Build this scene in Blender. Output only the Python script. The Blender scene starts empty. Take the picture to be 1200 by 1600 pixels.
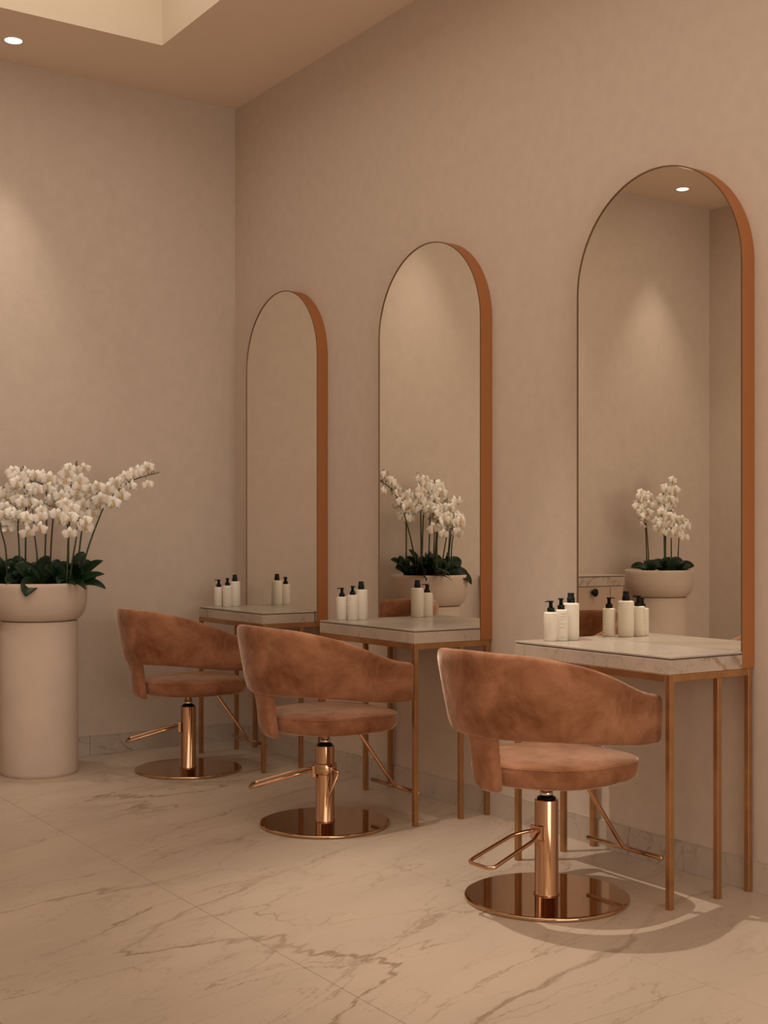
import bpy, bmesh, math, random
from mathutils import Vector, Matrix
R = math.radians
S = bpy.context.scene
COL = S.collection
random.seed(7)

# ------------------------------------------------------------------ camera
YAW = R(34.0); F = 1965.0; CX = 600.0; CY = 839.0; H0 = 1.3
cam_d = bpy.data.cameras.new('camera'); cam = bpy.data.objects.new('camera', cam_d); COL.objects.link(cam)
cam.location = (0, 0, H0); cam.rotation_euler = (R(90), 0, -YAW)
cam_d.sensor_fit = 'HORIZONTAL'; cam_d.sensor_width = 36; cam_d.lens = F / 1200 * 36
cam_d.shift_y = (CY - 800) / 1200; cam_d.clip_start = .05
S.camera = cam

# ------------------------------------------------------------------ world, lights, exposure
w = bpy.data.worlds.new('world'); S.world = w; w.use_nodes = True
w.node_tree.nodes['Background'].inputs[0].default_value = (1, .8, .6, 1)
w.node_tree.nodes['Background'].inputs[1].default_value = .02
S.view_settings.view_transform = 'Standard'; S.view_settings.look = 'None'
S.view_settings.gamma = 1; S.view_settings.use_curve_mapping = False
S.view_settings.exposure = 0.08
WARM = (1.0, .87, .72)

def area(name, loc, rot, sx, sy, power, col=WARM, spread=180):
    d = bpy.data.lights.new(name, 'AREA'); d.shape = 'RECTANGLE'; d.size = sx; d.size_y = sy
    d.energy = power; d.color = col; d.spread = R(spread)
    o = bpy.data.objects.new(name, d); COL.objects.link(o); o.location = loc; o.rotation_euler = rot
    return o
def spot(name, loc, target, power, size=60, blend=.6, radius=.03, col=WARM):
    d = bpy.data.lights.new(name, 'SPOT'); d.energy = power; d.spot_size = R(size); d.spot_blend = blend
    d.shadow_soft_size = radius; d.color = col
    o = bpy.data.objects.new(name, d); COL.objects.link(o); o.location = loc
    o.rotation_euler = (Vector(target) - Vector(loc)).to_track_quat('-Z', 'Y').to_euler()
    return o
# room constants
XR, XL, YB, YF, ZC = 3.713, -.86, 7.21, -2.6, 4.035
OPX0, OPX1, OPY0, OPY1, OPZ = -.1, 2.89, -.6, 6.49, 4.75
# luminous ceiling of the recessed tray, station spot, wall-side downlights, added fill light, unseen behind the camera
area('tray_light', ((OPX0+OPX1)/2, (OPY0+OPY1)/2, OPZ - .03), (0, 0, 0), OPX1-OPX0-.3, OPY1-OPY0-.3, 80)
area('added_fill_light', (1.4, YF + .02, 1.75), (R(90), 0, 0), 3.4, 2.7, 92, (1, .89, .76))
spot('station_spot', (2.41, 4.40, 4.25), (3.02, 3.35, 0), 300, 44, .85, .022)
DOWNL = [(2.18, 6.88), (1.0, 6.88), (-.18, 6.88)]
for i, (x, y) in enumerate(DOWNL):
    spot('downlight_beam', (x, y, ZC - .03), (x, y + .02, 0), 64, 54, 1.0, .04)

# ------------------------------------------------------------------ materials
def nt(name):
    m = bpy.data.materials.new(name); m.use_nodes = True
    t = m.node_tree; b = t.nodes['Principled BSDF']
    return m, t, b
def N(t, kind, **kw):
    n = t.nodes.new(kind)
    for k, v in kw.items():
        if k in n.inputs.keys(): n.inputs[k].default_value = v
        else: setattr(n, k, v)
    return n
def simple(name, col, rough=.5, metal=0, bump=0, bscale=40, var=0, **kw):
    m, t, b = nt(name)
    b.inputs['Base Color'].default_value = (*col, 1); b.inputs['Roughness'].default_value = rough
    b.inputs['Metallic'].default_value = metal
    for k, v in kw.items(): b.inputs[k.replace('_', ' ')].default_value = v
    if bump or var:
        tc = N(t, 'ShaderNodeTexCoord'); no = N(t, 'ShaderNodeTexNoise', Scale=bscale, Detail=5.0)
        t.links.new(tc.outputs['Object'], no.inputs['Vector'])
        if bump:
            bp = N(t, 'ShaderNodeBump', Strength=bump, Distance=.004)
            t.links.new(no.outputs['Fac'], bp.inputs['Height']); t.links.new(bp.outputs[0], b.inputs['Normal'])
        if var:
            n2 = N(t, 'ShaderNodeTexNoise', Scale=bscale*.12, Detail=3.0); t.links.new(tc.outputs['Object'], n2.inputs['Vector'])
            r = N(t, 'ShaderNodeValToRGB')
            r.color_ramp.elements[0].position = .3; r.color_ramp.elements[1].position = .7
            r.color_ramp.elements[0].color = (*[c*(1-var) for c in col], 1); r.color_ramp.elements[1].color = (*[min(1, c*(1+var)) for c in col], 1)
            t.links.new(n2.outputs['Fac'], r.inputs[0]); t.links.new(r.outputs[0], b.inputs['Base Color'])
    return m
def marble(name, base, vein, rough, rot, scale=1.0, strength=1.0, coords='Object'):
    m, t, b = nt(name)
    b.inputs['Roughness'].default_value = rough
    b.inputs['Specular IOR Level'].default_value = .35
    if coords == 'World':
        g = N(t, 'ShaderNodeNewGeometry'); src = g.outputs['Position']
    else:
        g = N(t, 'ShaderNodeTexCoord'); src = g.outputs['Object']
    mp = N(t, 'ShaderNodeMapping', vector_type='TEXTURE'); mp.inputs['Rotation'].default_value = rot
    mp.inputs['Scale'].default_value = (2.6/scale, .75/scale, 1.0/scale)
    t.links.new(src, mp.inputs['Vector'])
    wn = N(t, 'ShaderNodeTexNoise', Scale=1.6, Detail=10.0, Roughness=.66); t.links.new(mp.outputs[0], wn.inputs['Vector'])
    sc = N(t, 'ShaderNodeVectorMath', operation='SCALE'); sc.inputs['Scale'].default_value = .55
    sub = N(t, 'ShaderNodeVectorMath', operation='SUBTRACT'); sub.inputs[1].default_value = (.5, .5, .5)
    t.links.new(wn.outputs['Color'], sub.inputs[0]); t.links.new(sub.outputs[0], sc.inputs[0])
    add = N(t, 'ShaderNodeVectorMath', operation='ADD'); t.links.new(mp.outputs[0], add.inputs[0]); t.links.new(sc.outputs[0], add.inputs[1])
    last = None
    for (s, width, amt, off) in ((.85, .009, .8, 0), (1.25, .0035, .9, 3.1), (2.1, .013, .6, 5.3), (2.6, .0055, .6, 7.7), (5.5, .011, .4, 9.1)):
        o2 = N(t, 'ShaderNodeVectorMath', operation='ADD'); o2.inputs[1].default_value = (off, off*.7, off*.3)
        t.links.new(add.outputs[0], o2.inputs[0])
        vor = width > .012
        if vor: n = N(t, 'ShaderNodeTexVoronoi', feature='DISTANCE_TO_EDGE', Scale=s)
        else: n = N(t, 'ShaderNodeTexNoise', Scale=s, Detail=1.5, Roughness=.5)
        t.links.new(o2.outputs[0], n.inputs['Vector'])
        d = N(t, 'ShaderNodeMath', operation='SUBTRACT'); d.inputs[1].default_value = 0 if vor else .5; t.links.new(n.outputs[0], d.inputs[0])
        a = N(t, 'ShaderNodeMath', operation='ABSOLUTE'); t.links.new(d.outputs[0], a.inputs[0])
        mr = N(t, 'ShaderNodeMapRange', interpolation_type='SMOOTHSTEP')
        mr.inputs['From Min'].default_value = 0; mr.inputs['From Max'].default_value = width
        mr.inputs['To Min'].default_value = amt*strength; mr.inputs['To Max'].default_value = 0
        t.links.new(a.outputs[0], mr.inputs['Value'])
        # veins fade in and out
        f = N(t, 'ShaderNodeTexNoise', Scale=s*1.3, Detail=2.0); t.links.new(o2.outputs[0], f.inputs['Vector'])
        fr = N(t, 'ShaderNodeMapRange'); fr.inputs['From Min'].default_value = .40; fr.inputs['From Max'].default_value = .58
        t.links.new(f.outputs['Fac'], fr.inputs['Value'])
        mu = N(t, 'ShaderNodeMath', operation='MULTIPLY'); t.links.new(mr.outputs[0], mu.inputs[0]); t.links.new(fr.outputs[0], mu.inputs[1])
        if last:
            mx = N(t, 'ShaderNodeMath', operation='MAXIMUM'); t.links.new(last, mx.inputs[0]); t.links.new(mu.outputs[0], mx.inputs[1]); last = mx.outputs[0]
        else: last = mu.outputs[0]
    # soft clouding
    cn = N(t, 'ShaderNodeTexNoise', Scale=1.8, Detail=4.0); t.links.new(add.outputs[0], cn.inputs['Vector'])
    cr = N(t, 'ShaderNodeValToRGB'); cr.color_ramp.elements[0].position = .35; cr.color_ramp.elements[1].position = .6
    cr.color_ramp.elements[0].color = (*[c*.87 for c in base], 1); cr.color_ramp.elements[1].color = (*base, 1)
    t.links.new(cn.outputs['Fac'], cr.inputs[0])
    mix = N(t, 'ShaderNodeMix', data_type='RGBA'); mix.inputs[7].default_value = (*vein, 1)
    t.links.new(last, mix.inputs[0]); t.links.new(cr.outputs[0], mix.inputs[6]); t.links.new(mix.outputs[2], b.inputs['Base Color'])
    return m
def velvet():
    m, t, b = nt('velvet')
    tc = N(t, 'ShaderNodeTexCoord')
    n = N(t, 'ShaderNodeTexNoise', Scale=6.5, Detail=7.0, Roughness=.62, Distortion=.3); t.links.new(tc.outputs['Object'], n.inputs['Vector'])
    r = N(t, 'ShaderNodeValToRGB'); r.color_ramp.elements[0].position = .30; r.color_ramp.elements[1].position = .72
    r.color_ramp.elements[0].color = (.19, .068, .026, 1); r.color_ramp.elements[1].color = (.49, .235, .135, 1)
    t.links.new(n.outputs['Fac'], r.inputs[0]); t.links.new(r.outputs[0], b.inputs['Base Color'])
    b.inputs['Roughness'].default_value = .85; b.inputs['Specular IOR Level'].default_value = .15
    b.inputs['Sheen Weight'].default_value = 1.0; b.inputs['Sheen Roughness'].default_value = .3
    b.inputs['Sheen Tint'].default_value = (1, .84, .72, 1)
    n2 = N(t, 'ShaderNodeTexNoise', Scale=11.0, Detail=5.0); t.links.new(tc.outputs['Object'], n2.inputs['Vector'])
    n3 = N(t, 'ShaderNodeTexNoise', Scale=420.0, Detail=2.0); t.links.new(tc.outputs['Object'], n3.inputs['Vector'])
    b1 = N(t, 'ShaderNodeBump', Strength=.5, Distance=.02); t.links.new(n2.outputs['Fac'], b1.inputs['Height'])
    b2 = N(t, 'ShaderNodeBump', Strength=.25, Distance=.002); t.links.new(n3.outputs['Fac'], b2.inputs['Height']); t.links.new(b1.outputs[0], b2.inputs['Normal'])
    t.links.new(b2.outputs[0], b.inputs['Normal'])
    return m
M = dict(
    wall=simple('wall_plaster', (.63, .525, .445), .9, bump=.22, bscale=130, var=.03),
    ceil=simple('ceiling_paint', (.86, .70, .57), .95, bump=.05, bscale=60),
    tray=simple('tray_paint', (.72, .62, .5), .9),
    floor=marble('floor_marble', (.54, .435, .345), (.25, .165, .105), .34, (0, 0, R(20)), 1.0, 1.0, 'World'),
    joint=simple('tile_joint', (.34, .25, .18), .8),
    skirt=marble('skirting_marble', (.58, .49, .42), (.24, .15, .10), .35, (R(40), R(50), R(35)), 1.5, .8, 'World'),
    slab=marble('table_marble', (.53, .435, .36), (.24, .15, .10), .3, (R(30), R(40), R(50)), 2.6, .9, 'World'),
    plate=marble('plate_marble', (.47, .41, .35), (.33, .25, .19), .24, (0, 0, R(30)), 2.2, .55, 'World'),
    gap=simple('shadow_gap', (.08, .05, .035), .8),
    copper=simple('satin_copper_paint', (.42, .165, .058), .5, .3),
    bronze=simple('brushed_bronze', (.46, .255, .12), .36, .85, bump=.05, bscale=120, var=.12),
    rose=simple('polished_rose_gold', (.62, .40, .26), .13, 1.0),
    disc=simple('polished_bronze_disc', (.60, .40, .25), .06, 1.0),
    chrome=simple('chrome', (.75, .66, .58), .12, 1.0),
    black=simple('black_plastic', (.004, .007, .007), .4, Specular_IOR_Level=.18),
    bottle=simple('bottle_white', (.82, .76, .66), .42),
    ink=simple('label_ink', (.2, .17, .14), .7),
    mirror=simple('mirror_glass', (.90, .865, .80), .004, 1.0),
    glassedge=simple('mirror_edge', (.20, .12, .07), .3, .6),
    plaster=simple('planter_plaster', (.64, .52, .435), .85, bump=.22, bscale=45, var=.04),
    soil=simple('planting_soil', (.03, .02, .012), .95, bump=.6, bscale=60),
    petal=simple('orchid_petal', (.95, .91, .84), .55, Subsurface_Weight=.0),
    lip=simple('orchid_lip', (.74, .52, .24), .5),
    stem=simple('orchid_stem', (.035, .05, .018), .5),
    bud=simple('orchid_bud', (.24, .2, .08), .5),
    leaf=simple('orchid_leaf', (.008, .024, .009), .42, Specular_IOR_Level=.22, var=.35, bscale=60),
    cabinet=simple('cabinet_front', (.50, .37, .28), .5, var=.05, bscale=30),
    velvet=velvet(),
    frost=simple('frosted_glass', (.8, .8, .78), .5, Transmission_Weight=.8),
    white=simple('downlight_trim', (.8, .74, .66), .5),
)
def emis(name, col, s):
    m, t, b = nt(name); b.inputs['Emission Color'].default_value = (*col, 1); b.inputs['Emission Strength'].default_value = s
    b.inputs['Base Color'].default_value = (.8, .8, .8, 1); return m
M['lamp'] = emis('lamp_lens', (1, .92, .8), 3.0)
M['tray_glow'] = emis('tray_luminous_sheet', (1, .8, .58), .35)

# ------------------------------------------------------------------ helpers
def link(name, me, mat=None, parent=None, smooth=False, loc=(0, 0, 0)):
    if mat is not None and not me.materials: me.materials.append(mat)
    if smooth:
        for p in me.polygons: p.use_smooth = True
    o = bpy.data.objects.new(name, me); COL.objects.link(o); o.location = loc
    if parent: o.parent = parent
    return o
def tag(o, label=None, cat=None, group=None, kind=None):
    if label: o['label'] = label
    if cat: o['category'] = cat
    if group: o['group'] = group
    if kind: o['kind'] = kind
    return o
def empty(name, loc, rz=0):
    o = bpy.data.objects.new(name, None); COL.objects.link(o); o.location = loc; o.rotation_euler = (0, 0, rz); o.empty_display_size = .1
    return o
def mesh(vs, fs, name='m'):
    me = bpy.data.meshes.new(name); me.from_pydata([tuple(v) for v in vs], [], fs); me.update(); return me
def bm_mesh(bm, name='m'):
    bmesh.ops.recalc_face_normals(bm, faces=bm.faces[:])
    me = bpy.data.meshes.new(name); bm.to_mesh(me); bm.free(); return me
def box(x0, x1, y0, y1, z0, z1, bev=0, seg=2):
    bm = bmesh.new()
    bmesh.ops.create_cube(bm, size=1)
    for v in bm.verts:
        v.co = Vector(((x0+x1)/2 + v.co.x*(x1-x0), (y0+y1)/2 + v.co.y*(y1-y0), (z0+z1)/2 + v.co.z*(z1-z0)))
    if bev: bmesh.ops.bevel(bm, geom=bm.edges[:], offset=bev, segments=seg, affect='EDGES', profile=.5)
    return bm_mesh(bm)
def lathe(profile, n=48, name='m'):
    """profile: list of (r, z), closed on the axis where r == 0"""
    vs = []; fs = []; rings = []
    for r, z in profile:
        if r < 1e-6: rings.append([len(vs)]); vs.append((0, 0, z))
        else:
            rings.append(list(range(len(vs), len(vs)+n)))
            vs += [(r*math.cos(2*math.pi*k/n), r*math.sin(2*math.pi*k/n), z) for k in range(n)]
    for a, b in zip(rings, rings[1:]):
        for k in range(n):
            k2 = (k+1) % n
            if len(a) == 1 and len(b) == 1: continue
            if len(a) == 1: fs.append((a[0], b[k], b[k2]))
            elif len(b) == 1: fs.append((a[k], b[0], a[k2]))
            else: fs.append((a[k], b[k], b[k2], a[k2]))
    bm = bmesh.new(); me0 = mesh(vs, fs); bm.from_mesh(me0); bpy.data.meshes.remove(me0)
    return bm_mesh(bm)
def catmull(pts, n=8):
    P = [Vector(p) for p in pts]; P = [P[0]*2-P[1]] + P + [P[-1]*2-P[-2]]; out = []
    for i in range(1, len(P)-2):
        for k in range(n):
            t = k/n; a, b, c, d = P[i-1:i+3]
            out.append(.5*((2*b) + (c-a)*t + (2*a-5*b+4*c-d)*t*t + (-a+3*b-3*c+d)*t**3))
    out.append(P[-2]); return out
def tube(path, r, n=10, cap=True, taper=None):
    """round tube along a path; ends closed with a small dome"""
    P = [Vector(p) for p in path]; vs = []; fs = []; prev = None; rings = []
    T = []
    for i in range(len(P)):
        a = P[max(0, i-1)]; b = P[min(len(P)-1, i+1)]; T.append((b-a).normalized())
    u = T[0].orthogonal().normalized()
    def ring(c, uu, vv, rr):
        i0 = len(vs)
        for k in range(n):
            q = 2*math.pi*k/n; vs.append(c + uu*rr*math.cos(q) + vv*rr*math.sin(q))
        rings.append(list(range(i0, i0+n)))
    for i, p in enumerate(P):
        u = (u - T[i]*u.dot(T[i])).normalized(); v = T[i].cross(u)
        rr = r if taper is None else r*(1 + (taper-1)*i/(len(P)-1))
        if i == 0 and cap: ring(p - T[0]*rr*.35, u, v, rr*.6)
        ring(p, u, v, rr)
        if i == len(P)-1 and cap: ring(p + T[-1]*rr*.35, u, v, rr*.6)
    for a, b in zip(rings, rings[1:]):
        for k in range(n): fs.append((a[k], a[(k+1) % n], b[(k+1) % n], b[k]))
    fs.append(tuple(reversed(rings[0]))); fs.append(tuple(rings[-1]))
    return mesh(vs, fs)
def fillet(pts, r, seg=6):
    """polyline with rounded corners"""
    P = [Vector(p) for p in pts]; out = [P[0]]
    for i in range(1, len(P)-1):
        a, b, c = P[i-1], P[i], P[i+1]; d1 = (a-b); d2 = (c-b); q = min(r, d1.length*.45, d2.length*.45)
        s = b + d1.normalized()*q; e = b + d2.normalized()*q
        for k in range(seg+1):
            t = k/seg; out.append(s*(1-t)**2 + b*2*t*(1-t) + e*t*t)
    out.append(P[-1]); return out
def join(*ms):
    bm = bmesh.new()
    for m_ in ms: bm.from_mesh(m_)
    return bm_mesh(bm)
def px3(px, py, Z):
    """place at distance Z ahead of the viewpoint, from a position measured in the photograph"""
    X = (px-CX)/F*Z; z = H0 - (py-CY)/F*Z
    return Vector((X*math.cos(YAW) + Z*math.sin(YAW), -X*math.sin(YAW) + Z*math.cos(YAW), z))
def struct(name, me, mat, parent=None):
    o = link(name, me, mat, parent)
    if not parent: o['kind'] = 'structure'
    return o

# ------------------------------------------------------------------ setting
struct('wall_right', box(XR, XR+.15, YF, YB+.15, -.1, ZC+.9), M['wall'])
struct('wall_back', box(XL-.15, XR, YB, YB+.15, -.1, ZC+.9), M['wall'])
struct('wall_left', box(XL-.15, XL, YF, YB, -.1, ZC+.9), M['wall'])
WX0, WX1, WZ0, WZ1 = -.3, 3.1, .4, 3.1
struct('wall_front', join(box(XL-.15, WX0, YF-.15, YF, -.1, ZC+.9), box(WX1, XR+.15, YF-.15, YF, -.1, ZC+.9),
       box(WX0, WX1, YF-.15, YF, -.1, WZ0), box(WX0, WX1, YF-.15, YF, WZ1, ZC+.9)), M['wall'])
wn_ = struct('added_window_1', join(box(WX0, WX1, YF-.1, YF-.05, WZ0, WZ0+.05), box(WX0, WX1, YF-.1, YF-.05, WZ1-.05, WZ1), box(WX0, WX0+.05, YF-.1, YF-.05, WZ0+.05, WZ1-.05),
       box(WX1-.05, WX1, YF-.1, YF-.05, WZ0+.05, WZ1-.05), box(1.375, 1.425, YF-.1, YF-.05, WZ0+.05, WZ1-.05)), M['bronze'])  # unseen glazed opening, made up to house the fill light
link('pane', box(WX0+.05, 1.375, YF-.08, YF-.07, WZ0+.05, WZ1-.05), M['frost'], wn_)
link('pane', box(1.425, WX1-.05, YF-.08, YF-.07, WZ0+.05, WZ1-.05), M['frost'], wn_)
# floor: joint-coloured bed with large marble tiles lying on it
fl = struct('floor', box(XL, XR, YF, YB, -.08, -.012), M['joint'])
TW, TL, G = .895, 1.79, .0009
x = 2.82 - TW*5
xs = [2.82 + TW*k for k in range(-5, 3)]
for i, xa in enumerate(xs[:-1]):
    a, b = max(XL, xa), min(XR, xa+TW)
    if b-a < .02: continue
    y = YF - .6 + (i % 2)*TL/2*0 + .33*(i % 3)
    while y < YB:
        c, d = max(YF, y), min(YB, y+TL)
        if d-c > .02:
            link('tile', box(a+G, b-G, c+G, d-G, -.012, 0, .0008, 1), M['floor'], fl)
        y += TL
# ceiling with the tray opening
bm = bmesh.new()
def q(bm, pts): bm.faces.new([bm.verts.new(p) for p in pts])
for (a, b, c, d) in ((XL, XR, OPY1, YB), (XL, XR, YF, OPY0), (XL, OPX0, OPY0, OPY1), (OPX1, XR, OPY0, OPY1)):
    tmp = box(a, b, c, d, ZC, ZC+.002); bm.from_mesh(tmp)
struct('ceiling', bm_mesh(bm), M['ceil'])
bm = bmesh.new()
for b_ in (box(OPX1, OPX1+.05, OPY0-.05, OPY1+.05, ZC+.002, OPZ), box(OPX0-.05, OPX0, OPY0-.05, OPY1+.05, ZC+.002, OPZ),
           box(OPX0, OPX1, OPY1, OPY1+.05, ZC+.002, OPZ), box(OPX0, OPX1, OPY0-.05, OPY0, ZC+.002, OPZ)): bm.from_mesh(b_)
struct('trim_1', bm_mesh(bm), M['tray'])
struct('trim_2', box(OPX0-.05, OPX1+.05, OPY0-.05, OPY1+.05, OPZ, OPZ+.05), M['tray'])
# inner liner of the tray edge through the ceiling thickness
# skirting: marble pieces
BH = .113
def skirting(name, horizontal, lo, hi, wallpos, sgn):
    e = struct(name, (box(lo, hi, wallpos-.001*0, wallpos+sgn*.006, 0.0, BH-.004) if horizontal else box(wallpos, wallpos+sgn*.006, lo, hi, 0.0, BH-.004)), M['joint'])
    p = lo
    while p < hi-.01:
        q_ = min(hi, p+1.2)
        me = box(p+.001, q_-.001, wallpos+sgn*.002, wallpos+sgn*.011, .001, BH, .0012, 1) if horizontal else box(wallpos+sgn*.002, wallpos+sgn*.011, p+.001, q_-.001, .001, BH, .0012, 1)
        link('skirting_tile', me, M['skirt'], e); p = q_
skirting('baseboard_back', True, XL, XR, YB, -1)
skirting('baseboard_right', False, YF, YB-.011, XR, -1)
skirting('baseboard_left', False, YF, YB-.011, XL, 1)
# recessed downlights
dl_labels = ['small round recessed ceiling light lit near the tray recess corner, above the large orchid planter',
             'small round recessed ceiling light in the middle of the row along the back wall',
             'small round recessed ceiling light seen lit in the nearest mirror, above the left planter']
for i, (x, y) in enumerate(DOWNL):
    r = empty('recessed_downlight', (x, y, ZC)); tag(r, dl_labels[i], 'ceiling light', 'recessed ceiling lights in a row along the back wall')
    link('trim_ring', lathe([(.062, -.0005), (.060, -.005), (.047, -.004), (.046, -.0005)], 40), M['white'], r, True)
    link('lens', lathe([(0, -.0035), (.046, -.0035), (.046, -.001), (0, -.001)], 40), M['lamp'], r)
# adjustable station spotlight standing off the tray ceiling
r = empty('ceiling_spotlight', (2.41, 4.40, OPZ)); tag(r, 'cylindrical spotlight hanging in the bright ceiling recess above the chairs', 'ceiling light')
link('canopy', lathe([(0, 0), (.05, 0), (.05, -.02), (0, -.02)], 32), M['white'], r)
link('rod', lathe([(0, -.02), (.008, -.02), (.008, -.36), (0, -.36)], 12), M['white'], r)
link('lamp_can', lathe([(0, -.34), (.05, -.345), (.052, -.47), (.046, -.475), (.044, -.42), (0, -.42)], 32), M['white'], r, True)

# ------------------------------------------------------------------ stations: tables and mirrors
TAB = [  # label, xf, xm, y0, y1, mirror y0, y1, near leg inset
    ('marble console table farthest back, against the wall corner behind the first chair', 3.311, 3.56, 6.10, 6.905, 6.072, 6.925, .03),
    ('marble console table in the middle of the three, below the second arched mirror', 3.267, 3.535, 4.598, 5.42, 4.598, 5.452, 0),
    ('nearest marble console table, with four pump and cap bottles on its far end', 3.267, 3.522, 3.067, 3.905, 3.069, 3.945, 0),
]
MLAB = ['farthest and smallest-looking arched mirror, nearest the room corner, copper sides',
        'middle arched mirror reflecting the big white orchid planter, copper sides',
        'nearest and largest-looking arched mirror reflecting a ceiling light and second planter']
ZP, ZS, XM, ZTOP = .882, .820, 3.643, 2.749
LS = .022; RH = .026
for i, (lab, xf, xm, y0, y1, m0, m1, ins) in enumerate(TAB):
    t = empty('console_table', (xf, y0, 0)); tag(t, lab, 'table', 'marble-topped console tables with bronze legs along the right wall')
    t.location = ((xf+XR)/2, (y0+y1)/2, 0); ox, oy = t.location.x, t.location.y
    def P(name, x0, x1, ya, yb, z0, z1, mat, bev=.0012):
        o = link(name, box(x0-ox, x1-ox, ya-oy, yb-oy, z0, z1, bev, 1), mat, t); return o
    P('top_plate', xf, XM-.001, y0, y1, ZP-.0075, ZP, M['plate'])
    P('shadow_gap', xf+.005, XM-.001, y0+.005, y1-.005, ZP-.0115, ZP-.0075, M['gap'], 0)
    P('apron', xf, XM-.001, y0, y1, ZS, ZP-.0115, M['slab'])
    zr = ZS-.0005
    # rails
    P('rail', xf, xf+LS, y0+LS, y1-LS, zr-RH, zr, M['bronze'])
    P('rail', xf+LS, XR-.014-LS, y0, y0+LS, zr-RH, zr, M['bronze'])
    P('rail', xf+LS, XR-.014-LS, y1-LS, y1, zr-RH, zr, M['bronze'])
    P('cross_rail', xm-LS/2, xm+LS/2, y0+LS, y1-LS, zr-RH, zr-.002, M['bronze'])
    P('rail', XR-.014-LS, XR-.014, y0+LS, y1-LS, zr-RH, zr, M['bronze'])
    for (xa, n_, f_) in ((xf, 1, 1), (xm-LS/2, 0, 0), (XR-.014-LS, 1, 1)):
        for ya, s_ in ((y0, 1), (y1-LS, -1)):
            top = zr if n_ else zr-RH+.0005
            P('leg', xa, xa+LS, ya, ya+LS, 0.0, top, M['bronze'])
    # arched mirror standing on the table frame
    W = m1-m0; Ra = W/2; zc = ZTOP-Ra; z0 = ZS+.0005; yc = (m0+m1)/2
    mr = empty('arched_mirror', (XR-.012, yc, z0)); tag(mr, MLAB[i], 'mirror', 'tall arched mirrors on the right wall')
    def outline(r, zb, n=56):
        pts = [(-r, zb)] + [(r*math.cos(math.pi-math.pi*k/n), zc-z0 + r*math.sin(math.pi*k/n)) for k in range(n+1)] + [(r, zb)]
        return pts
    th = .003; xb = 0.010; xF = XM-(XR-.012)
    o1 = outline(Ra, 0); o2 = outline(Ra-th, th)
    vs = []; n = len(o1)
    for xx, oo in ((xb, o1), (xF, o1), (xF, o2), (xF+.003, o2)): vs += [(xx, a, b) for a, b in oo]
    fs = []
    for L in range(3):
        for k in range(n):
            k2 = (k+1) % n; fs.append((L*n+k, L*n+k2, (L+1)*n+k2, (L+1)*n+k))
    fs.append(tuple(range(n)))
    fr = link('frame', mesh(vs, fs), M['copper'], mr)
    gl = link('glass', mesh([(xF+.0022, a, b) for a, b in o2] + [(xF+.006, a, b) for a, b in o2],
                       [tuple(reversed(range(n))), tuple(range(n, 2*n))] + [(k, (k+1) % n, n+(k+1) % n, n+k) for k in range(n)]), M['mirror'], mr)
    # slim dark bead where glass meets frame
    o3 = outline(Ra+.0004, -.0000); o4 = outline(Ra-th-.0016, th+.0016)
    vs = [(xF+.0010, a, b) for a, b in o3] + [(xF-.0008, a, b) for a, b in o3] + [(xF-.0008, a, b) for a, b in o4] + [(xF+.0021, a, b) for a, b in o4]
    link('bead', mesh(vs, [(L*n+k, L*n+(k+1) % n, (L+1)*n+(k+1) % n, (L+1)*n+k) for L in range(3) for k in range(n)]), M['glassedge'], mr)

# ------------------------------------------------------------------ bottles
def rounded(r, h, e, n=5):
    pts = [(0, 0), (r-.003, 0), (r, .003)]
    pts += [(r-e+e*math.cos(a), h-e+e*math.sin(a)) for a in [math.pi/2*k/n for k in range(n+1)]]
    pts += [(.3*r, h+.001), (0, h+.001)]
    return pts
def print_strips(r, h, ang, rows):
    vs = []; fs = []
    for (zz, ln) in rows:
        for k in range(5):
            a = ang + ln*k/4; i0 = len(vs)
            vs.append(((r+.0003)*math.cos(a), (r+.0003)*math.sin(a), zz*h)); vs.append(((r+.0003)*math.cos(a), (r+.0003)*math.sin(a), zz*h+.0011))
            if k: fs.append((i0-2, i0, i0+1, i0-1))
    return mesh(vs, fs)
ROWS = [(.86, .8), (.77, .75), (.68, .45), (.54, .7), (.43, .55), (.12, .6)]
def pump_bottle(x, y, r, h, rz, label, group):
    b = empty('pump_bottle', (x, y, ZP), rz); tag(b, label, 'bottle', group)
    link('body', lathe(rounded(r, h, .007), 32), M['bottle'], b, True)
    link('printed_text', print_strips(r, h, R(150), ROWS), M['ink'], b)['kind'] = 'stuff'
    link('collar', lathe([(0, h), (.0135, h), (.0145, h+.001), (.0145, h+.016), (.0125, h+.0175), (0, h+.0175)], 28), M['black'], b, True)
    hd = link('pump_head', lathe([(0, h+.017), (.009, h+.0172), (.0068, h+.030), (.0085, h+.040), (.012, h+.0425), (.0115, h+.045), (0, h+.0455)], 24), M['black'], b, True)
    link('nozzle', tube([(0, 0, h+.0425), (.016, 0, h+.0432), (.026, 0, h+.0405)], .0028, 8, taper=.7), M['black'], hd, True)
    return b
def cap_bottle(x, y, r, h, rz, label, group):
    b = empty('capped_bottle', (x, y, ZP), rz); tag(b, label, 'bottle', group)
    link('body', lathe(rounded(r, h, .008), 32), M['bottle'], b, True)
    link('printed_text', print_strips(r, h, R(60), ROWS), M['ink'], b)['kind'] = 'stuff'
    link('cap', lathe([(0, h), (.0155, h), (.016, h+.001), (.016, h+.020), (.0135, h+.0215), (.0130, h+.039), (.012, h+.0405), (0, h+.0405)], 28), M['black'], b, True)
    return b
G3 = 'bottles on the nearest table'; G2 = 'bottles on the middle table'; G1 = 'bottles on the farthest table'
pump_bottle(3.388, 3.822, .0285, .116, R(165), 'shortest white pump bottle at the front of the nearest table group', G3)
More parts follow.
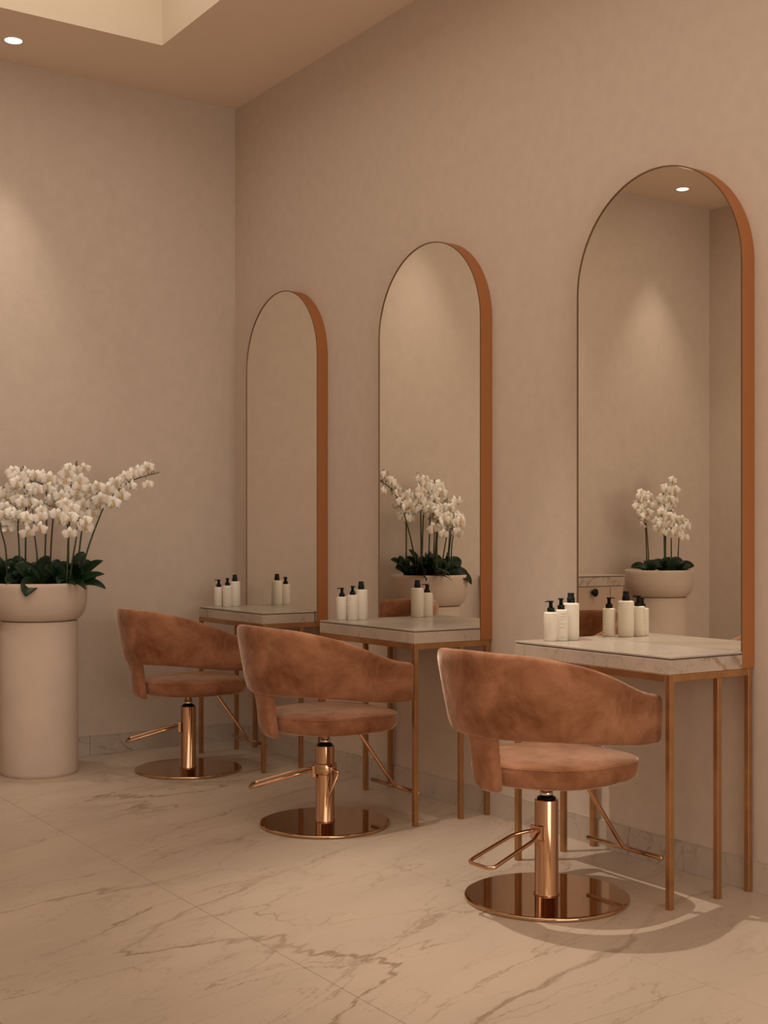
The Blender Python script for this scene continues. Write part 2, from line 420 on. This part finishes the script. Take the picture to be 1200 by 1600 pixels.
pump_bottle(3.428, 3.805, .0285, .126, R(75), 'white pump bottle between the front pump bottle and the tall capped one, nearest table', G3)
cap_bottle(3.490, 3.815, .0335, .150, 0, 'tall white bottle with a plain black cap on the nearest table', G3)
pump_bottle(3.536, 3.868, .0265, .118, R(200), 'white pump bottle hidden behind the tall capped one, seen in the nearest mirror', G3)
pump_bottle(3.378, 5.388, .0285, .116, R(150), 'leftmost white pump bottle on the middle table', G2)
pump_bottle(3.414, 5.345, .0285, .126, R(20), 'white pump bottle beside the tall capped bottle, middle table', G2)
cap_bottle(3.470, 5.352, .0335, .152, 0, 'tall white bottle with a plain black cap on the middle table', G2)
pump_bottle(3.415, 6.845, .0285, .116, R(150), 'leftmost white pump bottle on the farthest table', G1)
pump_bottle(3.445, 6.790, .0285, .126, R(80), 'white pump bottle beside the tall capped bottle, farthest table', G1)
cap_bottle(3.500, 6.800, .0335, .150, 0, 'tall white bottle with a plain black cap on the farthest table', G1)

# ------------------------------------------------------------------ salon chair
def smooth(a, b, t):
    t = max(0, min(1, (t-a)/(b-a))); return t*t*(3-2*t)
def make_back():
    """wrap-around backrest: loft of closed sections along a U-shaped path"""
    # path in plan (u forward, r sideways), param s in -1..1
    NA = 72; vs = []; K = 20
    path = []
    a_, b_ = .325, .300
    pts = []
    # dense polyline: arm (straight) - half ellipse - arm
    for k in range(41):
        ph = math.pi*k/40   # 0..pi, side +r to side -r around the back
        pts.append(Vector((-a_*math.sin(ph)**.92, b_*math.cos(ph) if True else 0)))
    tip = .285
    armn = 14
    front = [Vector((tip*(1-k/armn), b_ - .022*((1-k/armn)**2))) for k in range(armn)]
    full = front + pts + [Vector((v.x, -v.y)) for v in reversed(front)]
    # arclength resample
    L = [0]
    for p, q_ in zip(full, full[1:]): L.append(L[-1] + (q_-p).length)
    def at(s):
        d = s*L[-1]
        for i in range(len(L)-1):
            if d <= L[i+1] or i == len(L)-2:
                t = (d-L[i])/(L[i+1]-L[i]); return full[i].lerp(full[i+1], t)
    secs = []
    total = L[-1]
    for k in range(NA+1):
        s = k/NA
        # cluster sections toward the tips so that they round off
        s = .5 - .5*math.cos(math.pi*s)*(.55 + .45*abs(math.cos(math.pi*s)))
        s = max(0, min(1, s))
        secs.append(s)
    for s in secs:
        p = at(s); d = (at(min(1, s+.004)) - at(max(0, s-.004))).normalized(); nrm = Vector((-d.y, d.x))
        if nrm.dot(p - Vector((.0, 0))) < 0 and not (p.x > .1): nrm = -nrm
        if p.x > .1: nrm = Vector((0, 1 if p.y > 0 else -1)) * 1.0 if abs(d.x) > .98 else nrm * (1 if nrm.y*p.y > 0 else -1)
        e = abs(s-.5)*2                      # 0 at back centre, 1 at tips
        dist = (1-e)*total/2                 # distance from tip
        zt = .913 - .014*smooth(.0, .4, e) - .160*smooth(.22, 1.02, e)
        zb = .612 - .046*smooth(.25, .95, e)
        th = .058 - .010*smooth(.5, 1, e)
        rc = .032
        if dist < rc:                        # rounded tips
            f = math.sqrt(max(0, 1-((rc-dist)/rc)**2)); zt -= .022*(1-f); zb += .022*(1-f)
            th *= max(.04, math.sqrt(max(0.0, 1-((rc*.6-min(dist, rc*.6))/(rc*.6))**2)))
        lean = .055
        hz = zt-zb; n = K; e1 = min(.030, hz*.3)
        # closed section: superellipse in (offset, z)
        for j in range(n*2):
            an = 2*math.pi*j/(n*2)
            cx_, sy_ = math.cos(an), math.sin(an)
            ex = .30
            ox_ = math.copysign(abs(cx_)**.62, cx_); oz_ = math.copysign(abs(sy_)**ex, sy_)
            z = (zt+zb)/2 + oz_*hz/2
            tz = (z-.6)/.31
            shape = (p + nrm*(ox_*th/2 + lean*tz*(1-smooth(.35, 1, e)*.75)))
            vs.append((shape.x, shape.y, z))
    m = K*2; fs = []
    for k in range(NA):
        for j in range(m): fs.append((k*m+j, k*m+(j+1) % m, (k+1)*m+(j+1) % m, (k+1)*m+j))
    fs.append(tuple(range(m))); fs.append(tuple(reversed(range(NA*m, NA*m+m))))
    bm = bmesh.new(); t_ = mesh(vs, fs); bm.from_mesh(t_)
    return bm_mesh(bm, 'backrest')
def make_stem():
    """upholstered post joining backrest to seat, flared at the top, curling under the seat"""
    rows = [(.70, -.334, .10, .020), (.668, -.330, .098, .034), (.645, -.326, .085, .044), (.625, -.321, .073, .05), (.608, -.315, .063, .05), (.585, -.309, .057, .05), (.54, -.303, .056, .05), (.50, -.299, .056, .05),
            (.465, -.294, .055, .049), (.445, -.288, .052, .046), (.430, -.281, .047, .040), (.421, -.276, .040, .030), (.416, -.272, .030, .014)]
    vs = []; m = 24
    for i, (z, u, hw, th) in enumerate(rows):
        tilt = 0
        for j in range(m):
            an = 2*math.pi*j/m; c, s = math.cos(an), math.sin(an)
            a = math.copysign(abs(c)**.45, c)*th/2; b = math.copysign(abs(s)**.4, s)*hw
            curve = .07*b*b/.01*.3
            vs.append((u + a*math.cos(tilt) + curve*.3, b, z + a*math.sin(tilt)))
    fs = [(i*m+j, i*m+(j+1) % m, (i+1)*m+(j+1) % m, (i+1)*m+j) for i in range(len(rows)-1) for j in range(m)]
    fs += [tuple(range(m)), tuple(reversed(range((len(rows)-1)*m, len(rows)*m)))]
    bm = bmesh.new(); bm.from_mesh(mesh(vs, fs)); return bm_mesh(bm)
def seat_outline(scale, n=72):
    out = []
    for k in range(n):
        an = 2*math.pi*k/n; c, s = math.cos(an), math.sin(an)
        p = 2.0 + 1.3*smooth(-.2, .8, c)
        rr = (abs(c)**p + abs(s)**p)**(-1/p)
        out.append((rr*c*(.295 if c > 0 else .262), rr*s*.280))
    return [(a*scale, b*scale) for a, b in out]
def make_seat(part):
    if part == 'top': prof = [(0, .527), (.25, .527), (.5, .526), (.7, .5235), (.85, .5195), (.94, .5145), (.975, .511), (.99, .5075), (.990, .503)]
    elif part == 'side': prof = [(.985, .5035), (.995, .5025), (1.0, .500), (1.003, .485), (1.0, .468), (.985, .452), (.95, .440), (.9, .434), (.8, .431), (0, .431)]
    n = 72; vs = []; rings = []; fs = []
    for sc, z in prof:
        if sc == 0: rings.append([len(vs)]); vs.append((0, 0, z))
        else:
            rings.append(list(range(len(vs), len(vs)+n)))
            vs += [(a, b, z) for a, b in seat_outline(sc, n)]
    for a, b in zip(rings, rings[1:]):
        for k in range(n):
            k2 = (k+1) % n
            if len(a) == 1: fs.append((a[0], b[k], b[k2]))
            elif len(b) == 1: fs.append((a[k], b[0], a[k2]))
            else: fs.append((a[k], b[k], b[k2], a[k2]))
    if part == 'top': fs.append(tuple(rings[-1]))
    else: fs.append(tuple(rings[0]))
    bm = bmesh.new(); bm.from_mesh(mesh(vs, fs)); return bm_mesh(bm)
def seat_piping():
    o = seat_outline(.992, 96); path = [(a, b, .5045) for a, b in o] ; path.append(path[0])
    return tube(path, .0028, 6, cap=False)
ME = dict(back=make_back(), stem=make_stem(), top=make_seat('top'), side=make_seat('side'), pipe=seat_piping(),
    disc=lathe([(0, 0), (.29, 0), (.295, .002), (.296, .008), (.294, .0125), (.288, .0145), (.05, .0148), (0, .0148)], 96),
    post=lathe([(0, .0148), (.046, .0148), (.046, .019), (.0425, .021), (.0425, .354), (.041, .357), (0, .357)], 48),
    ring=lathe([(0, .3572), (.033, .3572), (.034, .3585), (.034, .362), (.032, .3645), (0, .3645)], 40),
    piston=lathe([(0, .3646), (.0235, .3646), (.0235, .384), (.0215, .386), (.0215, .392), (.018, .394), (.018, .424), (0, .424)], 36),
    plate=join(lathe([(0, .4235), (.07, .4235), (.075, .4265), (.075, .4308), (0, .4308)], 40)),
    foot=tube(fillet([(.13, 0, .428), (.165, 0, .424), (.368, 0, .148), (.385, 0, .128)], .03), .0088, 12),
    bar=tube([(.385, -.195, .128), (.385, .195, .128)], .0092, 14))
def pedal_mesh():
    """U-shaped foot pump pedal pointing along +x"""
    a, b = .046, .335; w_ = .062
    pts = [(a, -.016, .247), (a+.03, -.028, .245), (a+.075, -w_*.85, .235), (b, -w_, .172), (b+.004, w_, .172), (a+.075, w_*.85, .235), (a+.03, .028, .245), (a, .016, .247)]
    return tube(fillet(pts, .03, 6), .0068, 12)
ME['pedal'] = pedal_mesh()
ME['bracket'] = box(.0385, .058, -.028, .028, .218, .268, .003)
ME['collar'] = lathe([(.0428, .232), (.0520, .232), (.0535, .234), (.0535, .276), (.0520, .278), (.0428, .278)], 40)
ME['hub'] = lathe([(0, 0), (.016, 0), (.017, .002), (.017, .010), (.012, .013), (0, .013)], 24)
ME['lever'] = tube(fillet([(.064, 0, .257), (.082, .0, .252), (.090, .012, .245), (.092, -.045, .145)], .012), .007, 10)
SMOOTHED = {'back', 'stem', 'top', 'side', 'pipe', 'foot', 'bar', 'pedal', 'lever'}
for k in ME:
    for p in ME[k].polygons: p.use_smooth = (k in SMOOTHED) or (k in ('post', 'disc', 'ring', 'piston', 'collar', 'hub') and abs(p.normal.z) < .9)
def salon_chair(x, y, rz, pedal, label, collar=False, lever=0):
    c = empty('salon_chair', (x, y, 0), rz); tag(c, label, 'chair', 'velvet hairdressing chairs facing the mirrors')
    link('backrest', ME['back'], M['velvet'], c); link('back_support', ME['stem'], M['velvet'], c)
    s = link('seat', ME['side'], M['velvet'], c); link('seat_cushion', ME['top'], M['velvet'], s); link('piping', ME['pipe'], M['velvet'], s)
    link('seat_plate', ME['plate'], M['rose'], c)
    link('base_disc', ME['disc'], M['disc'], c); link('hydraulic_post', ME['post'], M['rose'], c)
    link('post_ring', ME['ring'], M['black'], c); link('piston', ME['piston'], M['chrome'], c)
    f = link('footrest', ME['foot'], M['rose'], c); link('foot_bar', ME['bar'], M['rose'], f)
    pd = link('foot_pedal', ME['pedal'], M['rose'], c); pd.rotation_euler = (0, 0, pedal-rz)
    br = link('pedal_bracket', ME['bracket'], M['rose'], c); br.rotation_euler = (0, 0, pedal-rz)
    if collar:
        link('post_collar', ME['collar'], M['rose'], c)
        lv = link('brake_lever', ME['lever'], M['rose'], c); lv.rotation_euler = (0, 0, lever-rz)
        hb = link('lever_hub', ME['hub'], M['rose'], lv); hb.location = (.053, 0, .257); hb.rotation_euler = (0, R(90), 0)
    return c
near_chair = salon_chair(3.02, 3.43, R(5), R(186), 'nearest apricot velvet salon chair, with a wide loop pedal and sunlit seat'.replace('sunlit', 'brightly lit'))
for ch in near_chair.children:
    if ch.name.startswith('footrest'): ch.rotation_euler = (0, 0, R(-5))   # footrest swivelled square to the table
salon_chair(2.966, 4.875, 0, R(146), 'middle apricot velvet salon chair with a collar and small lever on its post', True, R(-86))
salon_chair(3.022, 6.435, 0, R(156), 'farthest apricot velvet salon chair, beside the white orchid planter')

# ------------------------------------------------------------------ planters with orchids
ZR = 1.048
def planter(x, y, label):
    p = empty('pedestal_planter', (x, y, 0)); tag(p, label, 'planter', 'round plaster pedestal planters by the back wall')
    link('pedestal', lathe([(0, 0), (.204, 0), (.207, .004), (.208, .02), (.208, .835), (.205, .8385), (0, .8385)], 72), M['plaster'], p, True)
    bowl = [(0, .841), (.185, .841), (.199, .8425), (.214, .850), (.230, .866), (.243, .888), (.252, .915), (.257, .945), (.259, .98), (.260, 1.02), (.260, ZR-.003), (.2575, ZR),
            (.2505, ZR), (.248, ZR-.003), (.246, ZR-.03), (0, ZR-.03)]
    link('bowl', lathe(bowl, 72), M['plaster'], p, True)
    link('joint_groove', lathe([(0, .8384), (.2, .8384), (.2, .8412), (0, .8412)], 72), M['gap'], p)
    link('soil', lathe([(0, ZR-.012), (.12, ZR-.014), (.243, ZR-.02), (.243, ZR-.031), (0, ZR-.031)], 40), M['soil'], p, True)
def petal_mesh(ang, ln, wd, cup, base=.004):
    vs = []; fs = []; nu, nv = 6, 4
    for i in range(nu+1):
        t = i/nu; ww = wd*math.sin(math.pi*min(1, .12+t*.86))**.75*(.55+.6*t if t < .7 else .97)
        for j in range(nv+1):
            v = (j/nv-.5)*2; rr = base + ln*t
            x_, y_ = rr*(1-.06*v*v*t), ww*v*.5
            z_ = cup*(.25-(t-.5)**2)*.05 - .006*v*v*t + .003*math.sin(5*t)
            vs.append((x_*math.cos(ang)-y_*math.sin(ang), x_*math.sin(ang)+y_*math.cos(ang), z_))
    for i in range(nu):
        for j in range(nv): a = i*(nv+1)+j; fs.append((a, a+1, a+nv+2, a+nv+1))
    return mesh(vs, fs)
def flower_mesh(seed):
    rnd = random.Random(seed); c = .9 + rnd.random()*.5
    parts = [petal_mesh(R(90), .036, .030, c*.4), petal_mesh(R(215), .034, .026, c*.4), petal_mesh(R(325), .034, .026, c*.4)]
    big = [petal_mesh(R(12), .042, .052, c), petal_mesh(R(168), .042, .052, c)]
    bm = bmesh.new()
    for p_ in parts: bm.from_mesh(p_)
    for p_ in big:
        for v in p_.vertices: v.co.z += .003
        bm.from_mesh(p_)
    me = bpy.data.meshes.new('flower'); bm.to_mesh(me); bm.free()
    for p_ in me.polygons: p_.use_smooth = True
    me.materials.append(M['petal']); return me
FL = [flower_mesh(i) for i in range(4)]
lm = bmesh.new(); bmesh.ops.create_uvsphere(lm, u_segments=8, v_segments=6, radius=1)
for v in lm.verts: v.co = Vector((v.co.x*.0065, v.co.y*.010-.005, v.co.z*.007+.007))
t2 = bmesh.new(); bmesh.ops.create_uvsphere(t2, u_segments=6, v_segments=4, radius=1)
for v in t2.verts: v.co = Vector((v.co.x*.012, v.co.y*.004-.011, v.co.z*.004+.009))
tmp = bpy.data.meshes.new('t'); t2.to_mesh(tmp); lm.from_mesh(tmp); LIP = bm_mesh(lm, 'lip'); LIP.materials.append(M['lip'])
for p in LIP.polygons: p.use_smooth = True
bb = bmesh.new(); bmesh.ops.create_uvsphere(bb, u_segments=8, v_segments=6, radius=1)
for v in bb.verts: v.co = Vector((v.co.x*.006, v.co.y*.006, v.co.z*.009))
BUD = bm_mesh(bb, 'bud'); BUD.materials.append(M['bud'])
for p in BUD.polygons: p.use_smooth = True
def leaf_mesh(base, mid, tip, wd, hint):
    """broad strap leaf along a curve; its upper face looks toward hint"""
    base, mid, tip, hint = Vector(base), Vector(mid), Vector(tip), Vector(hint)
    nu, nv = 10, 4; vs = []; fs = []
    for i in range(nu+1):
        t = i/nu; c = base*(1-t)**2 + mid*2*t*(1-t) + tip*t*t
        T = ((mid-base)*(1-t) + (tip-mid)*t).normalized()
        side = T.cross(hint).normalized(); up = side.cross(T)
        ww = wd*(math.sin(math.pi*(.13+.87*t)**1.15)**.62 if t < .999 else .05); ww = max(ww, .004)
        for j in range(nv+1):
            v = (j/nv-.5)*2
            vs.append(c + side*ww*.5*v + up*abs(v)*ww*.13)
    for i in range(nu):
        for j in range(nv): a = i*(nv+1)+j; fs.append((a, a+1, a+nv+2, a+nv+1))
    me = mesh(vs, fs)
    bm = bmesh.new(); bm.from_mesh(me); r_ = bmesh.ops.solidify(bm, geom=bm.faces[:], thickness=.0016)
    m2 = bpy.data.meshes.new('leaf'); bm.to_mesh(m2); bm.free(); m2.materials.append(M['leaf'])
    for p in m2.polygons: p.use_smooth = True
    return m2
def orchid(name_label, root, stems, leaves, group, face, rnd, bend=0):
    """stems: list of (points, first flower fraction, count); leaves: list of (tip, width, lift, droop)"""
    o = empty('orchid_plant', root); tag(o, name_label, 'orchid', group); o0 = Vector(root)
    for (pts, f0, cnt, buds) in stems:
        path = catmull([Vector(p)-o0 for p in pts], 8)
        st = link('stem', tube(path, .0056, 7, taper=.4), M['stem'], o, True)
        nP = len(path)-1
        for k in range(cnt):
            t = f0 + (.97-f0)*(k+.3*rnd.random())/max(1, cnt-1)*.96
            i = min(nP-1, int(t*nP)); c = path[i].lerp(path[i+1], min(1, t*nP-i))
            tan = (path[min(nP, i+1)]-path[max(0, i-1)]).normalized()
            f = Vector(face) + Vector((rnd.uniform(-.55, .55), rnd.uniform(-.55, .55), rnd.uniform(-.35, .15)))
            if rnd.random() < .28: f = Vector((rnd.uniform(-1, 1), rnd.uniform(-1, 1), -.1))
            f.normalize()
            sd = tan.cross(f); sd.normalize()
            pos = c + sd*(.045 if k % 2 else -.042)*rnd.uniform(.75, 1.2) + f*.008 + Vector((0, 0, rnd.uniform(-.012, .004)))
            fo = link('flower', FL[rnd.randrange(4)], None, o); fo.location = pos
            qt = f.to_track_quat('Z', 'Y'); fo.rotation_mode = 'QUATERNION'
            from mathutils import Quaternion
            fo.rotation_quaternion = qt @ Quaternion((0, 0, 1), rnd.uniform(-.35, .35))
            sc = rnd.uniform(1.0, 1.25)*(1 if t < .85 else .85); fo.scale = (sc, sc, sc)
            link('lip', LIP, None, fo)
            link('flower_stalk', tube([c, (c+pos)/2+Vector((0, 0, .006)), pos-f*.002], .0014, 5), M['stem'], st)
        for k in range(buds):
            t = .90+.1*(k+1)/buds; i = min(nP-1, int(t*nP)); c = path[i].lerp(path[i+1], min(1, t*nP-i))
            off = Vector((rnd.uniform(-.012, .012), rnd.uniform(-.012, .012), rnd.uniform(0, .012)))
            bo = link('bud', BUD, None, o); bo.location = c+off; s_ = .9-.15*k; bo.scale = (s_, s_, s_)
    for (tip, wd, lift, droop) in leaves:
        tl = Vector(tip)-o0; h = Vector((tl.x, tl.y, 0)); b0 = h.normalized()*.01
        ln = h.length
        if droop: md = h*.62 + Vector((0, 0, max(tl.z, 0)+lift))          # hangs over the rim
        else: md = h*.35 + Vector((0, 0, max(tl.z, .02)*.75+lift))
        hint = Vector(face)*1.0 + Vector((0, 0, .55)) - h*.4
        if droop: hint = Vector(face) + Vector((0, 0, .3))
        link('leaf', leaf_mesh(b0, md, tl, wd, hint), None, o)
    return o
PLX, PLY = 2.31, 6.835
planter(PLX, PLY, 'round plaster bowl planter on a thick column, beside the farthest chair')
PRX, PRY = .125, 6.835
planter(PRX, PRY, 'round plaster pedestal planter by the left wall, seen in the nearest mirror')
TOCAM = (-.35, -.93, .0)
ZL = 6.96
def L3(px, py, dz=0): return px3(px, py, ZL+dz)
GL = 'white orchids in the large planter beside the farthest chair'
rn = random.Random(11)
def lp(pts, dz0, dz1):
    n = len(pts); return [L3(a, b, dz0+(dz1-dz0)*i/(n-1)) for i, (a, b) in enumerate(pts)]
# (label, root px, depth, stems[(pts, depth0, depth1, f0, count, buds)], leaves[(tip px, depth, width, lift, droop)])
LEFT = [
 ('white orchid at the planter\'s right rim whose long spray arches far out to the right', (133, 905), -.02,
   [([(133, 905), (136, 862), (152, 817), (166, 787), (194, 758), (217, 747), (249, 738)], 0, .12, .50, 14, 4)],
   [((161, 876), -.05, .06, .0, 0), ((163, 897), -.1, .05, .015, .0), ((165, 920), -.12, .04, .05, 1), ((131, 862), .06, .075, .0, 0)]),
 ('white orchid with a dark stem bending right at its top, behind the planter\'s right half', (122, 905), .1,
   [([(120, 905), (124, 860), (131, 812), (141, 785), (150, 772), (165, 766)], .1, .05, .42, 10, 2)],
   [((150, 903), .0, .05, .03, 0), ((112, 880), .12, .06, .03, 0)]),
 ('white orchid with the tallest upright spray, right of the planter\'s middle', (107, 905), .0,
   [([(107, 905), (107, 850), (109, 800), (109, 768), (115, 743), (119, 722)], 0, 0, .44, 12, 3)],
   [((92, 885), -.1, .06, .05, 0), ((125, 880), -.12, .055, .03, 0), ((134, 921), -.27, .035, .05, 1)]),
 ('white orchid with low blooms hanging in front, right of the planter\'s middle', (112, 908), -.12,
   [([(112, 908), (115, 865), (119, 842), (121, 820), (124, 808)], -.12, -.16, .60, 4, 0),
    ([(104, 908), (106, 860), (106, 825), (100, 800), (92, 792)], -.12, -.12, .62, 5, 0)],
   [((118, 915), -.24, .03, .03, 0), ((90, 912), -.2, .06, .06, 0)]),
 ('white orchid whose stem curls left at its top, in the middle of the planter', (70, 905), .05,
   [([(70, 905), (71, 850), (73, 808), (73, 775), (70, 760), (60, 754), (48, 752)], .05, 0, .40, 13, 2)],
   [((77, 870), -.02, .06, .02, 0), ((50, 885), .1, .06, .05, 0)]),
 ('white orchid standing behind the curled stem, middle of the planter', (78, 903), .16,
   [([(78, 903), (80, 850), (84, 800), (88, 775), (90, 757)], .16, .15, .45, 9, 1)],
   [((95, 878), .2, .06, .04, 0)]),
 ('white orchid with a large leaf hanging over the planter rim in front', (58, 912), -.14,
   [([(60, 910), (58, 870), (54, 835), (53, 815), (50, 795)], -.14, -.18, .55, 6, 0)],
   [((40, 932), -.30, .10, .05, 1), ((80, 872), -.16, .085, .02, 0), ((22, 885), -.2, .09, .03, 0)]),
 ('white orchid with a tall upright spray left of the planter\'s middle', (40, 905), .04,
   [([(40, 905), (40, 850), (41, 800), (38, 765), (34, 748), (32, 731)], .04, 0, .42, 14, 1)],
   [((20, 872), .08, .07, .04, 0), ((5, 880), -.02, .07, .05, 0)]),
 ('white orchid with blooms low at the photo\'s left, front of the planter', (30, 908), -.1,
   [([(32, 908), (30, 860), (28, 820), (30, 800), (22, 790)], -.1, -.14, .58, 6, 0),
    ([(12, 908), (9, 860), (2, 830), (-2, 805), (-6, 790)], -.1, -.12, .55, 7, 0)],
   [((10, 912), -.24, .085, .05, 0), ((40, 880), -.1, .07, .04, 0)]),
 ('white orchid at the planter\'s left side, partly cut by the photo edge', (0, 905), .06,
   [([(0, 905), (-4, 850), (-6, 805), (-2, 775), (4, 762)], .06, .04, .42, 10, 1),
    ([(-8, 905), (-14, 850), (-22, 800), (-40, 772), (-72, 765)], .06, .04, .42, 9, 2),
    ([(-14, 905), (-28, 850), (-52, 805), (-72, 780), (-95, 772)], .0, -.02, .46, 8, 2)],
   [((-30, 890), .0, .06, .06, 0), ((-38, 915), -.1, .05, .05, 0), ((-20, 870), .1, .06, .04, 0)]),
]
for (lab, rp, dz, sts, lvs) in LEFT:
    root = L3(rp[0], rp[1], dz); root.z = ZR-.015
    d = Vector((root.x-PLX, root.y-PLY, 0))
    if d.length > .19: d = d.normalized()*.19; root.x = PLX+d.x; root.y = PLY+d.y
    S2 = []
    for (pts, d0, d1, f0, c, b) in sts:
        p3 = lp(pts, d0, d1)
        p3[0] = Vector((p3[0].x, p3[0].y, ZR-.018)); dd = Vector((p3[0].x-PLX, p3[0].y-PLY, 0))
        if dd.length > .215: dd = dd.normalized()*.215; p3[0].x = PLX+dd.x; p3[0].y = PLY+dd.y
        S2.append((p3, f0, c, b))
    lv = [(L3(t[0], t[1], dz_), w_, li, dr) for (t, dz_, w_, li, dr) in lvs]
    for k in range(3):
        a = rn.uniform(-math.pi, 0)+R(15); l = rn.uniform(.07, .15); tip = root+Vector((math.cos(a)*l, math.sin(a)*l*.6, rn.uniform(.05, .13)))
        lv.append((tip, rn.uniform(.06, .085), .03, 0))
    orchid(lab, root, S2, lv, GL, TOCAM, rn)
# planter by the left wall: eight upright sprays
GR = 'white orchids in the planter by the left wall'
RIGHTP = [('white orchid with the tallest spray in the planter seen in the nearest mirror', -.11, -.02, 1.70, -.045, .05),
 ('white orchid at the wall side of the planter seen in the nearest mirror', -.15, .08, 1.60, -.05, .03),
 ('white orchid in the middle of the planter seen in the nearest mirror', .0, -.06, 1.64, .02, .0),
 ('white orchid behind the middle one in the planter seen in the nearest mirror', .03, .10, 1.62, .03, .02),
 ('white bent-topped orchid at the left of the planter seen in the nearest mirror', .13, -.02, 1.58, .06, .02),
 ('white orchid with low hanging blooms in the planter seen in the nearest mirror', .08, -.13, 1.47, .05, -.03),
 ('short white orchid at the front of the planter seen in the nearest mirror', -.04, -.15, 1.42, -.01, -.02)]
for lab, dx, dy, zt, lx, ly in RIGHTP:
    root = Vector((PRX+dx, PRY+dy, ZR-.015)); hgt = zt-ZR
    pts = [root, root+Vector((lx*.2, ly*.2, hgt*.4)), root+Vector((lx*.5, ly*.5, hgt*.75)), root+Vector((lx*1.0, ly, hgt*.97)), root+Vector((lx*1.9, ly*1.4-.02, hgt))]
    lv = []
    for k in range(6):
        a = rn.uniform(0, 6.28); l = rn.uniform(.08, .15)
        tip = root+Vector((math.cos(a)*l, math.sin(a)*l, rn.uniform(.03, .09)))
        e = Vector((tip.x-PRX, tip.y-PRY))
        if e.length > .25: tip.z = ZR+.03
        lv.append((tip, rn.uniform(.055, .08), .04, .0))
    orchid(lab, root, [(pts, .46, 9, 1)], lv, GR, (.25, -.9, .05), rn)

# ------------------------------------------------------------------ low cabinet between the planters (seen in the nearest mirror)
cb = empty('wash_cabinet', (1.2, 6.97, 0)); tag(cb, 'low cabinet with marble top and black knob, between the planters, seen in the nearest mirror', 'cabinet')
cx0, cx1, cy0 = .58, 1.60, 6.75
def C(name, x0, x1, y0, y1, z0, z1, mat, par=None, bev=.0015):
    pl = Vector((1.2, 6.97, 0)); return link(name, box(x0-pl.x, x1-pl.x, y0-pl.y, y1-pl.y, z0-pl.z, z1-pl.z, bev, 1), mat, par or cb)
C('body', cx0+.01, cx1-.01, cy0+.022, YB-.013, 0, .94, M['cabinet'])
C('shadow_edge_panel', cx0+.01, cx0+.14, cy0+.004, cy0+.021, .02, .935, M['cabinet'])  # panel split from the door stands in for the table's shadow edge
d1_ = C('door', cx0+.144, cx0+.69, cy0+.004, cy0+.021, .02, .935, M['cabinet'])
d2_ = C('door', cx0+.694, cx1-.01, cy0+.004, cy0+.021, .02, .935, M['cabinet'])
for dd_, kx in ((d1_, .905), (d2_, 1.36)):
    k = link('knob', lathe([(0, 0), (.012, 0), (.008, .014), (.026, .026), (.030, .036), (.022, .044), (0, .046)], 24), M['black'], dd_, True)
    k.location = (kx-1.2, cy0+.004-6.97, .895); k.rotation_euler = (R(90), 0, 0)
C('marble_apron', cx0, cx1, cy0, YB-.013, .9405, 1.006, M['slab'])
C('top_gap', cx0+.006, cx1-.006, cy0+.006, YB-.013, 1.006, 1.0105, M['gap'], None, 0)
C('top_plate', cx0-.003, cx1+.003, cy0-.003, YB-.013, 1.0105, 1.019, M['plate'])
